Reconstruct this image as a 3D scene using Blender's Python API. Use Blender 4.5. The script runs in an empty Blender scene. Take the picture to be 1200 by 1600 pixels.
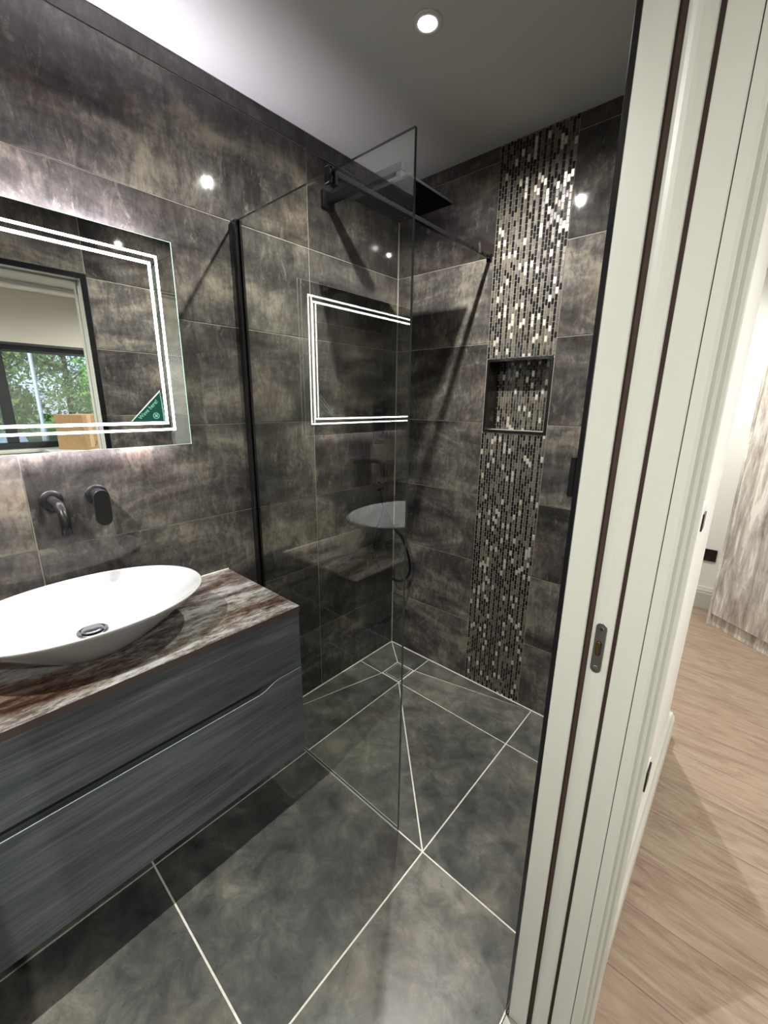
import bpy, math, random
from mathutils import Matrix, Vector
random.seed(7)
PI = math.pi
scene = bpy.context.scene
COL = scene.collection

# ------------------------------------------------------------------ camera
CAM = Vector((1.45799, -1.73229, 1.41354))
cd = bpy.data.cameras.new('camera')
cam = bpy.data.objects.new('camera', cd)
COL.objects.link(cam)
Rm = Matrix(((0.746817, -0.1772, 0.640987), (0.664933, 0.182507, -0.724262), (0.011355, 0.967104, 0.254126)))
cam.matrix_world = Matrix.Translation(CAM) @ Rm.to_4x4()
cd.sensor_fit = 'VERTICAL'
cd.sensor_height = 36.0
cd.lens = 648.77 / 1600 * 36.0
cd.clip_start = 0.02
cd.clip_end = 300
scene.camera = cam

# ------------------------------------------------------------------ world, daylight, exposure
world = bpy.data.worlds.new('world')
scene.world = world
world.use_nodes = True
wn = world.node_tree.nodes
wl = world.node_tree.links
wn.clear()
wo = wn.new('ShaderNodeOutputWorld')
bg = wn.new('ShaderNodeBackground')
sky = wn.new('ShaderNodeTexSky')
sky.sky_type = 'HOSEK_WILKIE'
sky.turbidity = 6.0
sky.ground_albedo = 0.3
sky.sun_direction = (-0.35, -0.45, 0.82)
bg.inputs['Strength'].default_value = 4.5
wl.new(sky.outputs[0], bg.inputs[0])
wl.new(bg.outputs[0], wo.inputs[0])
sd = bpy.data.lights.new('sun', 'SUN')
sd.energy = 5.0
sd.angle = 0.1
sd.color = (1, .96, .88)
sun = bpy.data.objects.new('sun', sd)
COL.objects.link(sun)
sun.rotation_euler = Vector((-0.35, -0.45, 0.82)).to_track_quat('Z', 'Y').to_euler()
vs = scene.view_settings
vs.view_transform = 'Standard'
vs.look = 'None'
vs.exposure = 0.65
vs.gamma = 1.0
vs.use_curve_mapping = False
scene.cycles.max_bounces = 14
scene.cycles.transparent_max_bounces = 16
scene.cycles.glossy_bounces = 8
scene.cycles.diffuse_bounces = 5
scene.cycles.caustics_reflective = False
scene.cycles.caustics_refractive = False
scene.cycles.sample_clamp_indirect = 6.0

BATH_W = 74.0       # watts of each bathroom downlight
BED_W = 2.6        # base watts of the unseen lamps added to light the bedroom
LED_BACK = 200.0     # mirror back strip emission
LED_FRONT = 8.0

# ------------------------------------------------------------------ dimensions
H = 2.386
W = 1.249           # bathroom face of the door wall
YJ = -1.035         # door jamb face
YN = -1.835         # near jamb
WB = 1.382          # bedroom face of the door wall
ROW = 1 / 3
DOORZ = 1.99
YREAR = -2.95
XWIN = 3.6
YFAR = 1.885

# ------------------------------------------------------------------ mesh builder
class MB:
    def __init__(s):
        s.v = []; s.f = []; s.m = []; s.sm = []
    def add(s, vs_, fs, mi=0, smooth=False):
        b = len(s.v)
        s.v += [tuple(v) for v in vs_]
        for f in fs:
            s.f.append(tuple(i + b for i in f)); s.m.append(mi); s.sm.append(smooth)
        return s
    def box(s, x0, x1, y0, y1, z0, z1, mi=0, c=0.0):
        if c <= 0:
            s.add([(x0,y0,z0),(x1,y0,z0),(x1,y1,z0),(x0,y1,z0),(x0,y0,z1),(x1,y0,z1),(x1,y1,z1),(x0,y1,z1)],
                  [(3,2,1,0),(4,5,6,7),(0,1,5,4),(1,2,6,5),(2,3,7,6),(3,0,4,7)], mi)
            return s
        X = (x0, x1); Y = (y0, y1); Z = (z0, z1)
        vs_ = []; idx = {}
        for i in (0,1):
            for j in (0,1):
                for k in (0,1):
                    di = c if i == 0 else -c; dj = c if j == 0 else -c; dk = c if k == 0 else -c
                    idx[i,j,k,0] = len(vs_); vs_.append((X[i], Y[j]+dj, Z[k]+dk))
                    idx[i,j,k,1] = len(vs_); vs_.append((X[i]+di, Y[j], Z[k]+dk))
                    idx[i,j,k,2] = len(vs_); vs_.append((X[i]+di, Y[j]+dj, Z[k]))
        fs = []
        g = lambda i,j,k,a: idx[i,j,k,a]
        for i in (0,1):
            q = [g(i,0,0,0), g(i,1,0,0), g(i,1,1,0), g(i,0,1,0)]; fs.append(q if i else q[::-1])
            q = [g(0,i,0,1), g(0,i,1,1), g(1,i,1,1), g(1,i,0,1)]; fs.append(q if i else q[::-1])
            q = [g(0,0,i,2), g(1,0,i,2), g(1,1,i,2), g(0,1,i,2)]; fs.append(q if i else q[::-1])
        for a in (0,1):
            for b in (0,1):
                q = [g(a,b,0,0), g(a,b,0,1), g(a,b,1,1), g(a,b,1,0)]; fs.append(q if (a+b) % 2 == 0 else q[::-1])
                q = [g(0,a,b,1), g(0,a,b,2), g(1,a,b,2), g(1,a,b,1)]; fs.append(q if (a+b) % 2 == 0 else q[::-1])
                q = [g(a,0,b,0), g(a,1,b,0), g(a,1,b,2), g(a,0,b,2)]; fs.append(q if (a+b) % 2 == 0 else q[::-1])
        for i in (0,1):
            for j in (0,1):
                for k in (0,1):
                    q = [g(i,j,k,0), g(i,j,k,1), g(i,j,k,2)]; fs.append(q if (i+j+k) % 2 else q[::-1])
        s.add(vs_, fs, mi)
        return s
    def prism(s, pts, z0, z1, mi=0, c=0.0, smooth=False):
        """convex polygon (ccw, xy) extruded in z, top chamfered by c"""
        n = len(pts)
        if c > 0:
            top = inset(pts, c)
            vs_ = [(x,y,z0) for x,y in pts] + [(x,y,z1-c) for x,y in pts] + [(x,y,z1) for x,y in top]
            L = 3
        else:
            vs_ = [(x,y,z0) for x,y in pts] + [(x,y,z1) for x,y in pts]; L = 2
        fs = [tuple(range(n))[::-1], tuple((L-1)*n+i for i in range(n))]
        s.add(vs_, fs, mi)
        b = len(s.v) - len(vs_)
        for l in range(L-1):
            for i in range(n):
                j = (i+1) % n
                s.f.append((b+l*n+i, b+l*n+j, b+(l+1)*n+j, b+(l+1)*n+i)); s.m.append(mi); s.sm.append(smooth)
        return s
    def tube(s, pts, r, n=14, mi=0, caps=True):
        pts = [Vector(p) for p in pts]
        rs = r if isinstance(r, (list, tuple)) else [r]*len(pts)
        t0 = (pts[1]-pts[0]).normalized()
        u = t0.orthogonal().normalized()
        rings = []
        for i, p in enumerate(pts):
            if i == 0: t = t0
            elif i == len(pts)-1: t = (pts[i]-pts[i-1]).normalized()
            else: t = ((pts[i+1]-pts[i]).normalized() + (pts[i]-pts[i-1]).normalized()).normalized()
            u = (u - t*u.dot(t)).normalized()
            w = t.cross(u)
            rings.append([p + (u*math.cos(2*PI*k/n) + w*math.sin(2*PI*k/n))*rs[i] for k in range(n)])
        b = len(s.v)
        for rg in rings: s.v += [tuple(q) for q in rg]
        for i in range(len(pts)-1):
            for k in range(n):
                j = (k+1) % n
                s.f.append((b+i*n+k, b+i*n+j, b+(i+1)*n+j, b+(i+1)*n+k)); s.m.append(mi); s.sm.append(True)
        if caps:
            s.f.append(tuple(b+k for k in range(n))[::-1]); s.m.append(mi); s.sm.append(False)
            e = b+(len(pts)-1)*n
            s.f.append(tuple(e+k for k in range(n))); s.m.append(mi); s.sm.append(False)
        return s
    def lathe(s, prof, M=None, n=32, mi=0, sx=1.0, sy=1.0, smooth=True):
        """profile [(r,z)...] around z; M maps to world"""
        b = len(s.v)
        for r, z in prof:
            for k in range(n):
                a = 2*PI*k/n
                p = Vector((r*math.cos(a)*sx, r*math.sin(a)*sy, z))
                s.v.append(tuple(M @ p if M else p))
        for i in range(len(prof)-1):
            for k in range(n):
                j = (k+1) % n
                s.f.append((b+i*n+k, b+i*n+j, b+(i+1)*n+j, b+(i+1)*n+k)); s.m.append(mi); s.sm.append(smooth)
        s.f.append(tuple(b+k for k in range(n))[::-1]); s.m.append(mi); s.sm.append(False)
        e = b+(len(prof)-1)*n
        s.f.append(tuple(e+k for k in range(n))); s.m.append(mi); s.sm.append(False)
        return s
    def mesh(s, name, mats):
        me = bpy.data.meshes.new(name)
        me.from_pydata(s.v, [], s.f)
        for m in (mats if isinstance(mats, (list, tuple)) else [mats]): me.materials.append(m)
        me.polygons.foreach_set('material_index', s.m)
        me.polygons.foreach_set('use_smooth', s.sm)
        me.update()
        return me
    def build(s, name, mats, parent=None, loc=None):
        return link(name, s.mesh(name, mats), parent, loc)

def link(name, data, parent=None, loc=None):
    o = bpy.data.objects.new(name, data)
    COL.objects.link(o)
    if parent is not None: o.parent = parent
    if loc is not None: o.location = loc
    return o
def inset(pts, d):
    n = len(pts); out = []
    for i in range(n):
        p0 = Vector(pts[i-1]); p1 = Vector(pts[i]); p2 = Vector(pts[(i+1) % n])
        e1 = (p1-p0).normalized(); e2 = (p2-p1).normalized()
        n1 = Vector((-e1.y, e1.x)); n2 = Vector((-e2.y, e2.x))
        k = 1 + n1.dot(n2)
        q = p1 + (n1+n2) * (d / max(k, .15))
        out.append((q.x, q.y))
    return out
def tag(o, label=None, cat=None, group=None, kind=None):
    if label: o['label'] = label
    if cat: o['category'] = cat
    if group: o['group'] = group
    if kind: o['kind'] = kind
    return o
def struct(o, label, cat): return tag(o, label, cat, kind='structure')
def empty(name, loc, label=None, cat=None, group=None):
    o = bpy.data.objects.new(name, None)
    COL.objects.link(o); o.location = loc; o.empty_display_size = .05
    return tag(o, label, cat, group)
def copy_tree(o, parent=None):
    c = o.copy(); COL.objects.link(c); c.parent = parent
    for ch in list(o.children): copy_tree(ch, c)
    return c
def part(mb, name, mats, root):
    """mesh given in world coordinates, parented to an unrotated root"""
    l = Vector((0,0,0)); r = root
    while r is not None:
        l += r.location; r = r.parent
    mb.v = [(x-l.x, y-l.y, z-l.z) for x,y,z in mb.v]
    return mb.build(name, mats, root)

# ------------------------------------------------------------------ materials
def newmat(name):
    m = bpy.data.materials.new(name); m.use_nodes = True
    nt = m.node_tree; nt.nodes.clear()
    o = nt.nodes.new('ShaderNodeOutputMaterial')
    return m, nt, o
def pbr(name, col, rough=.5, metal=0.0, spec=.5, emis=None, estr=0.0, coat=0.0):
    m, nt, o = newmat(name)
    b = nt.nodes.new('ShaderNodeBsdfPrincipled')
    b.inputs['Base Color'].default_value = (*col, 1)
    b.inputs['Roughness'].default_value = rough
    b.inputs['Metallic'].default_value = metal
    b.inputs['Specular IOR Level'].default_value = spec
    b.inputs['Coat Weight'].default_value = coat
    if emis:
        b.inputs['Emission Color'].default_value = (*emis, 1)
        b.inputs['Emission Strength'].default_value = estr
    nt.links.new(b.outputs[0], o.inputs[0])
    return m
class NG:
    def __init__(s, name):
        s.m, s.nt, s.o = newmat(name)
        s.b = s.nt.nodes.new('ShaderNodeBsdfPrincipled')
        s.nt.links.new(s.b.outputs[0], s.o.inputs[0])
    def n(s, t): return s.nt.nodes.new(t)
    def l(s, a, b): s.nt.links.new(a, b)
    def coord(s, rnd=True, kind='Object'):
        tc = s.n('ShaderNodeTexCoord')
        if not rnd: return tc.outputs[kind]
        oi = s.n('ShaderNodeObjectInfo')
        sc = s.n('ShaderNodeVectorMath'); sc.operation = 'SCALE'
        sc.inputs[0].default_value = (37.1, 53.7, 71.3)
        s.l(oi.outputs['Random'], sc.inputs['Scale'])
        ad = s.n('ShaderNodeVectorMath'); ad.operation = 'ADD'
        s.l(tc.outputs[kind], ad.inputs[0]); s.l(sc.outputs[0], ad.inputs[1])
        return ad.outputs[0]
    def rand(s):
        return s.n('ShaderNodeObjectInfo').outputs['Random']
    def noise(s, vec, scale, sc3=(1,1,1), detail=6, rough=.6, dist=0.0):
        mp = s.n('ShaderNodeMapping'); mp.inputs['Scale'].default_value = sc3
        s.l(vec, mp.inputs['Vector'])
        nz = s.n('ShaderNodeTexNoise')
        nz.inputs['Scale'].default_value = scale; nz.inputs['Detail'].default_value = detail
        nz.inputs['Roughness'].default_value = rough; nz.inputs['Distortion'].default_value = dist
        s.l(mp.outputs[0], nz.inputs['Vector'])
        return nz.outputs[0]
    def math(s, op, a, b=None, c=None, clamp=False):
        m = s.n('ShaderNodeMath'); m.operation = op; m.use_clamp = clamp
        for i, v in enumerate((a, b, c)):
            if v is None: continue
            if isinstance(v, (int, float)): m.inputs[i].default_value = v
            else: s.l(v, m.inputs[i])
        return m.outputs[0]
    def ramp(s, fac, stops, interp='LINEAR'):
        r = s.n('ShaderNodeValToRGB'); r.color_ramp.interpolation = interp
        e = r.color_ramp.elements
        while len(e) < len(stops): e.new(.5)
        for el, (p, c) in zip(e, stops):
            el.position = p; el.color = (*c, 1) if len(c) == 3 else c
        s.l(fac, r.inputs[0]); return r.outputs[0]
    def mix(s, fac, a, b, mode='MIX'):
        m = s.n('ShaderNodeMix'); m.data_type = 'RGBA'; m.blend_type = mode
        if isinstance(fac, (int, float)): m.inputs[0].default_value = fac
        else: s.l(fac, m.inputs[0])
        for i, v in ((6, a), (7, b)):
            if isinstance(v, tuple): m.inputs[i].default_value = (*v, 1)
            else: s.l(v, m.inputs[i])
        return m.outputs[2]
    def bump(s, h, strength=.1, dist=.002):
        b = s.n('ShaderNodeBump'); b.inputs['Strength'].default_value = strength; b.inputs['Distance'].default_value = dist
        s.l(h, b.inputs['Height']); s.l(b.outputs[0], s.b.inputs['Normal'])
    def set(s, col=None, rough=None, metal=None, spec=None):
        for k, v in (('Base Color', col), ('Roughness', rough), ('Metallic', metal), ('Specular IOR Level', spec)):
            if v is None: continue
            if isinstance(v, (int, float)): s.b.inputs[k].default_value = v
            elif isinstance(v, tuple): s.b.inputs[k].default_value = (*v, 1)
            else: s.l(v, s.b.inputs[k])
        return s.m

def mat_wall_tile():
    g = NG('oxidised_wall_tile')
    v = g.coord()
    big = g.noise(v, 2.3, (1,1,2.2), 6, .62, .7)
    band = g.noise(v, 1.0, (1.6,1.6,5.5), 6, .62, .9)
    drip = g.noise(v, 1.0, (26,26,10), 8, .75, .8)
    fine = g.noise(v, 70, (1,1,.7), 5, .7)
    f = g.math('MULTIPLY', big, .85)
    f = g.math('MULTIPLY_ADD', band, .40, f)
    f = g.math('MULTIPLY_ADD', drip, .40, f)
    f = g.math('MULTIPLY_ADD', fine, .20, f)
    f = g.math('MULTIPLY_ADD', g.rand(), .10, f)
    f = g.math('SUBTRACT', f, .525)
    col = g.ramp(f, [(.30, (.024,.0225,.0215)), (.41, (.050,.047,.044)), (.49, (.084,.078,.071)), (.56, (.145,.133,.110)), (.67, (.240,.216,.170))])
    rust = g.noise(v, 3.1, (1,1,1.6), 6, .62, .4)
    rm = g.ramp(rust, [(.52, (0,0,0)), (.66, (1,1,1))])
    col = g.mix(g.math('MULTIPLY', rm, .5), col, (1.0, .76, .68), 'MULTIPLY')
    speck = g.noise(v, 17, (1.6,1.6,.8), 6, .75, .5)
    sm = g.ramp(speck, [(.58, (0,0,0)), (.66, (1,1,1))])
    col = g.mix(g.math('MULTIPLY', sm, .30), col, (.24,.215,.175))
    dk = g.ramp(g.noise(v, 11, (1.8,1.8,.8), 6, .75, .5), [(.56, (0,0,0)), (.64, (1,1,1))])
    col = g.mix(g.math('MULTIPLY', dk, .45), col, (.030,.026,.025))
    ro = g.ramp(drip, [(.3, (.025,.025,.025)), (.7, (.06,.06,.06))])
    g.bump(fine, .03, .0006)
    return g.set(col, ro, 0.0, .5)
def mat_floor_tile():
    g = NG('slate_floor_tile')
    v = g.coord()
    big = g.noise(v, 2.4, (1,1,1), 5, .6, .6)
    mid = g.noise(v, 12, (1,1,1), 9, .75, .5)
    f = g.math('MULTIPLY_ADD', mid, .6, g.math('MULTIPLY', big, .7))
    f = g.math('SUBTRACT', f, .15)
    col = g.ramp(f, [(.32, (.034,.036,.035)), (.45, (.070,.073,.069)), (.55, (.122,.122,.106)), (.66, (.215,.207,.172))])
    hue = g.noise(v, 3.3, (1,1,1), 4, .6)
    col = g.mix(g.math('MULTIPLY', g.ramp(hue, [(.52,(0,0,0)),(.68,(1,1,1))]), .55), col, (1.0,.78,.64), 'MULTIPLY')
    speck = g.noise(v, 40, (1,1,1), 3, .7)
    col = g.mix(g.math('MULTIPLY', g.ramp(speck, [(.64,(0,0,0)),(.70,(1,1,1))]), .4), col, (.030,.028,.026))
    ro = g.ramp(mid, [(.3, (.27,.27,.27)), (.7, (.40,.40,.40))])
    g.bump(mid, .08, .001)
    return g.set(col, ro, 0.0, .5)
def mat_drawer():
    g = NG('charcoal_woodgrain')
    v = g.coord()
    a = g.noise(v, 1.0, (30,2.0,30), 6, .65, .4)
    b = g.noise(v, 1.0, (150,5,150), 4, .6)
    c = g.noise(v, 2.2, (1,1,1.5), 3, .5)
    f = g.math('MULTIPLY_ADD', b, .45, g.math('MULTIPLY', a, .6))
    f = g.math('MULTIPLY_ADD', c, .3, f)
    col = g.ramp(f, [(.42, (.030,.035,.040)), (.62, (.068,.079,.088)), (.80, (.13,.146,.156))])
    g.bump(b, .12, .0006)
    return g.set(col, .38, 0, .4)
def mat_worktop():
    g = NG('oxide_stone_worktop')
    v = g.coord(False)
    a = g.noise(v, 1.0, (13,2.6,9), 7, .66, .5)
    b = g.noise(v, 1.0, (80,26,20), 7, .75, .3)
    c = g.noise(v, 1.0, (9,2.0,6), 3, .5, .3)
    f = g.math('MULTIPLY_ADD', b, .55, g.math('MULTIPLY', a, .65))
    col = g.ramp(f, [(.44, (.022,.016,.013)), (.52, (.080,.055,.045)), (.575, (.135,.118,.104)), (.64, (.28,.275,.265)), (.76, (.44,.44,.43))])
    col = g.mix(g.math('MULTIPLY', g.ramp(c, [(.52,(0,0,0)),(.64,(1,1,1))]), .85), col, (.62,.38,.26), 'MULTIPLY')
    g.bump(b, .15, .0008)
    return g.set(col, .27, 0, .5)
def mat_oak():
    g = NG('light_oak_plank')
    v = g.coord()
    a = g.noise(v, 1.0, (2.8,13,10), 8, .68, 2.2)
    b = g.noise(v, 1.0, (7,130,60), 5, .65, .2)
    k = g.noise(v, 1.0, (3.4,9,6), 4, .55, 1.0)
    f = g.math('MULTIPLY_ADD', b, .35, g.math('MULTIPLY', a, .75))
    col = g.ramp(f, [(.35, (.125,.082,.056)), (.46, (.225,.160,.114)), (.57, (.30,.225,.166)), (.72, (.37,.295,.228))])
    col = g.mix(g.math('MULTIPLY', g.ramp(k, [(.60,(0,0,0)),(.74,(1,1,1))]), .5), col, (.19,.125,.085))
    col = g.mix(g.math('MULTIPLY', g.rand(), .22), col, (.36,.24,.18))
    g.bump(b, .08, .0006)
    return g.set(col, .42, 0, .4)
def mat_wardrobe():
    g = NG('weathered_grey_wood')
    v = g.coord()
    a = g.noise(v, 1.0, (11,11,1.5), 8, .68, 1.4)
    b = g.noise(v, 1.0, (34,34,5), 6, .7, .8)
    f = g.math('MULTIPLY_ADD', b, .5, g.math('MULTIPLY', a, .7))
    col = g.ramp(f, [(.42, (.20,.17,.145)), (.53, (.36,.325,.28)), (.61, (.50,.47,.42)), (.70, (.74,.72,.67))])
    g.bump(b, .1, .001)
    return g.set(col, .5, 0, .3)
def mat_paint(name, col, rough=.45):
    g = NG(name)
    v = g.coord(False)
    n = g.noise(v, 90, (1,1,1), 2, .5)
    g.bump(n, .03, .0005)
    return g.set(col, rough, 0, .4)
def mat_grout(name, col):
    g = NG(name)
    v = g.coord(False)
    n = g.noise(v, 60, (1,1,1), 4, .6)
    c = g.ramp(n, [(.3, tuple(x*.8 for x in col)), (.7, col)])
    return g.set(c, .8, 0, .2)
def mat_glass(name, tint, edge=False):
    m, nt, o = newmat(name)
    N = nt.nodes; L = nt.links
    lw = N.new('ShaderNodeLayerWeight'); lw.inputs['Blend'].default_value = .5
    pw = N.new('ShaderNodeMath'); pw.operation = 'POWER'; pw.inputs[1].default_value = 5.0
    L.new(lw.outputs['Facing'], pw.inputs[0])
    ma = N.new('ShaderNodeMath'); ma.operation = 'MULTIPLY_ADD'; ma.inputs[1].default_value = .925; ma.inputs[2].default_value = .075
    L.new(pw.outputs[0], ma.inputs[0])
    t = N.new('ShaderNodeBsdfTransparent'); t.inputs[0].default_value = (*tint, 1)
    gl = N.new('ShaderNodeBsdfGlossy'); gl.inputs['Roughness'].default_value = 0.0
    gl.inputs['Color'].default_value = (1, 1, 1, 1)
    mx = N.new('ShaderNodeMixShader')
    L.new(ma.outputs[0], mx.inputs[0]); L.new(t.outputs[0], mx.inputs[1]); L.new(gl.outputs[0], mx.inputs[2])
    L.new(mx.outputs[0], o.inputs[0])
    return m
def mat_leaf(name, c1, c2):
    g = NG(name)
    oi = g.coord(False)
    n = g.noise(oi, 1.4, (1,1,1), 3, .5)
    n2 = g.noise(oi, 9, (1,1,1), 3, .6)
    f = g.math('MULTIPLY_ADD', n2, .5, g.math('MULTIPLY', n, .6))
    c = g.ramp(f, [(.35, c1), (.7, c2)])
    g.set(c, .6, 0, .2)
    tr = g.n('ShaderNodeBsdfTranslucent'); g.l(c, tr.inputs[0])
    mx = g.n('ShaderNodeMixShader'); mx.inputs[0].default_value = .4
    g.l(g.b.outputs[0], mx.inputs[1]); g.l(tr.outputs[0], mx.inputs[2]); g.l(mx.outputs[0], g.o.inputs[0])
    return g.m

M = dict(
    wtile=mat_wall_tile(), ftile=mat_floor_tile(), drawer=mat_drawer(), worktop=mat_worktop(), oak=mat_oak(), ward=mat_wardrobe(),
    wgrout=mat_grout('beige_wall_grout', (.38,.355,.30)), fgrout=mat_grout('ivory_floor_grout', (.80,.78,.69)),
    caulk=mat_grout('white_sealant', (.78,.77,.70)),
    ceil=mat_paint('ceiling_white', (.66,.67,.66), .6), satin=mat_paint('satin_cream_white', (.54,.55,.49), .35),
    white=mat_paint('white_wall_paint', (.80,.81,.78), .6),
    black=pbr('matt_black_metal', (.007,.007,.008), .42, 0, .16), blackgloss=pbr('gloss_black_trim', (.008,.008,.009), .12, 0, .5),
    brush=mat_grout('brown_brush_seal', (.050,.032,.026)),
    dead=pbr('powder_black', (.006,.006,.007), .9, 0, .02),
    tap=pbr('satin_black_tap', (.009,.009,.010), .36, 0, .3),
    ceramic=pbr('white_ceramic', (.50,.51,.515), .08, 0, .5, coat=.4),
    chrome=pbr('chrome', (.8,.8,.8), .08, 1.0), steel=pbr('satin_steel', (.36,.35,.33), .35, 1.0),
    mirror=pbr('mirror_silver', (.90,.92,.91), 0.0, 1.0), medge=pbr('mirror_glass_edge_glow', (.62,.92,.80), .15),  # green glass edge, paled to put the LED edge glow into its colour
    ledback=pbr('mirror_backlight_strip', (.9,.9,.9), .5, emis=(.98,.90,1.0), estr=LED_BACK),
    ledlow=pbr('mirror_lower_backlight_strip', (.9,.9,.9), .5, emis=(.98,.90,1.0), estr=LED_BACK*.30),
    led=pbr('mirror_front_light_band', (.9,.9,.9), .4, emis=(1.0,.985,.95), estr=LED_FRONT),
    glass=mat_glass('clear_screen_glass', (.945,.965,.935)), gedge=pbr('green_glass_edge', (.05,.08,.07), .08),
    pane=mat_glass('window_glass', (.95,.97,.96)),
    cabin=pbr('dark_cabinet_interior', (.010,.011,.012), .6), tedge=pbr('brown_worktop_edge', (.060,.045,.042), .4),
    green=pbr('dark_green_sticker', (.006,.060,.045), .35), mint=pbr('mint_sticker_print', (.26,.60,.50), .4),
    greenlt=pbr('light_green_stripe', (.16,.42,.34), .4), pale=pbr('pale_sticker_edge', (.75,.80,.76), .4),
    lens=pbr('downlight_lens', (.9,.9,.9), .3, emis=(1,.97,.90), estr=14), bezel=pbr('downlight_bezel', (.75,.75,.73), .35),
    moB=pbr('black_glass_mosaic', (.010,.010,.011), .10), moG=pbr('bronze_stone_mosaic', (.135,.118,.094), .38, .25),
    moT=pbr('taupe_stone_mosaic', (.078,.068,.056), .38, .2), moP=pbr('pearl_mosaic', (.66,.62,.53), .36, .6),
    mogrout=mat_grout('grey_mosaic_grout', (.30,.275,.23)),
    niche=pbr('dark_niche_lining', (.030,.024,.021), .25), rubber=pbr('black_hose', (.006,.006,.007), .4, 0, .2),
    frame=pbr('anthracite_window_frame', (.020,.022,.024), .4), plastic=pbr('white_plastic', (.80,.80,.78), .35),
    socket=pbr('black_nickel_plate', (.020,.019,.018), .2, .5), dark=pbr('dark_slot', (.004,.004,.004), .7),
    card=mat_grout('brown_cardboard', (.46,.30,.16)), cardtape=pbr('clear_brown_tape', (.55,.42,.26), .25), ink=pbr('black_print', (.012,.010,.010), .6),
    brass=pbr('aged_brass', (.30,.19,.07), .35, 1.0),
    asphalt=mat_grout('grey_asphalt', (.16,.16,.17)), grass=mat_grout('mown_grass', (.10,.20,.05)),
    bark=mat_grout('grey_bark', (.10,.075,.055)), leaf1=mat_leaf('fresh_green_leaves', (.07,.20,.03), (.26,.52,.12)), leaf2=mat_leaf('olive_green_leaves', (.07,.14,.04), (.26,.38,.13)),
    galv=pbr('galvanised_steel', (.34,.40,.44), .45, .3), carblue=pbr('pale_blue_car_paint', (.22,.32,.42), .2, coat=1), carsilver=pbr('silver_car_paint', (.50,.52,.54), .25, .4, coat=1),
    carglass=pbr('dark_car_glass', (.015,.018,.02), .05), tyre=pbr('tyre_rubber', (.012,.012,.012), .8), lampglass=pbr('lamp_cover', (.75,.78,.78), .3),
)
# blind fabric
_g = NG('cream_blind_fabric')
_g.set((.74,.71,.62), .8, 0, .1)
_t = _g.n('ShaderNodeBsdfTranslucent'); _t.inputs[0].default_value = (.74,.71,.62,1)
_x = _g.n('ShaderNodeMixShader'); _x.inputs[0].default_value = .35
_g.l(_g.b.outputs[0], _x.inputs[1]); _g.l(_t.outputs[0], _x.inputs[2]); _g.l(_x.outputs[0], _g.o.inputs[0])
M['blind'] = _g.m

# ================================================================== SETTING
PR = .002           # how far tiles stand proud of the grout bed
GW = .0030          # wall joint
# ---- left wall
wl_ = struct(MB().box(-.15, -PR, YREAR-.1, .24, -.05, H+.05).build('wall_left', M['wgrout']), 'long wall of large oxidised brown grey tiles behind the vanity', 'wall')
def tile_mesh(name, axis, sgn, w, h, mat, c=.0007):
    """a wall tile centred on its origin; back at 0, face at PR along sgn*axis"""
    mb = MB()
    mb.prism([(-w/2,-h/2),(w/2,-h/2),(w/2,h/2),(-w/2,h/2)], 0, PR, 0, c)
    out = []
    for (a, b, d) in mb.v:
        if axis == 'x': out.append((d*sgn, a*sgn, b))
        else: out.append((-a*sgn, d*sgn, b))
    mb.v = out
    return mb.mesh(name, mat)
_cache = {}
def wall_tile(parent, axis, sgn, base, u0, u1, z0, z1):
    w = u1-u0-GW; h = z1-z0-GW
    key = (axis, sgn, round(w,4), round(h,4))
    if key not in _cache: _cache[key] = tile_mesh('tile', axis, sgn, w, h, M['wtile'])
    c = ((u0+u1)/2, (z0+z1)/2)
    loc = (base, c[0], c[1]) if axis == 'x' else (c[0], base, c[1])
    return link('tile', _cache[key], parent, loc)
rows = [i*ROW for i in range(8)] + [H]
ycols = [0, -.5515, -1.5535, -2.555, YREAR]
for j in range(8):
    for i in range(4):
        wall_tile(wl_, 'x', 1, -PR, ycols[i+1], ycols[i], rows[j], rows[j+1])
# ---- back wall with niche
MX0, MX1 = .515, .807
NX0, NX1, NZ0, NZ1, ND = .524, .799, 1.299, 1.594, .09
mb = MB()
mb.box(0, NX0, PR, .24, -.05, H+.05); mb.box(NX1, 1.346, PR, .24, -.05, H+.05)
mb.box(NX0, NX1, PR, .24, -.05, NZ0); mb.box(NX0, NX1, PR, .24, NZ1, H+.05)
mb.box(NX0, NX1, ND+PR, .24, NZ0, NZ1)
wb_ = struct(mb.build('wall_back', M['wgrout']), 'shower end wall of oxidised tiles with a vertical mosaic strip and recess', 'wall')
for j in range(8):
    wall_tile(wb_, 'y', -1, PR, 0, MX0, rows[j], rows[j+1])
    wall_tile(wb_, 'y', -1, PR, MX1, W, rows[j], rows[j+1])
# mosaic
part(MB().box(MX0, MX1, .0008, PR, 0, NZ0-.008).box(MX0, MX1, .0008, PR, NZ1+.008, H), 'mosaic_grout', M['mogrout'], wb_)
part(MB().box(NX0, NX1, ND+.0008, ND+PR, NZ0, NZ1), 'mosaic_grout', M['mogrout'], wb_)
NC = 24; CP = (MX1-MX0)/NC; RP = .0243
momats = [M['moB'], M['moG'], M['moT'], M['moP']]
def pick(i):
    r = random.random()
    if i % 2 == 0: return 0 if r < .80 else 1 if r < .88 else 2 if r < .95 else 3
    return 0 if r < .20 else 1 if r < .48 else 2 if r < .86 else 3
bw, bh = CP-.0022, RP-.0024
def brick_mb(w, h, mi=0):
    return MB().box(-w/2, w/2, -.0016, .0008, -h/2, h/2, mi, .0004)
brick_me = [brick_mb(bw, bh).mesh('mosaic_tile', m) for m in momats]
cells = []
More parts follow.
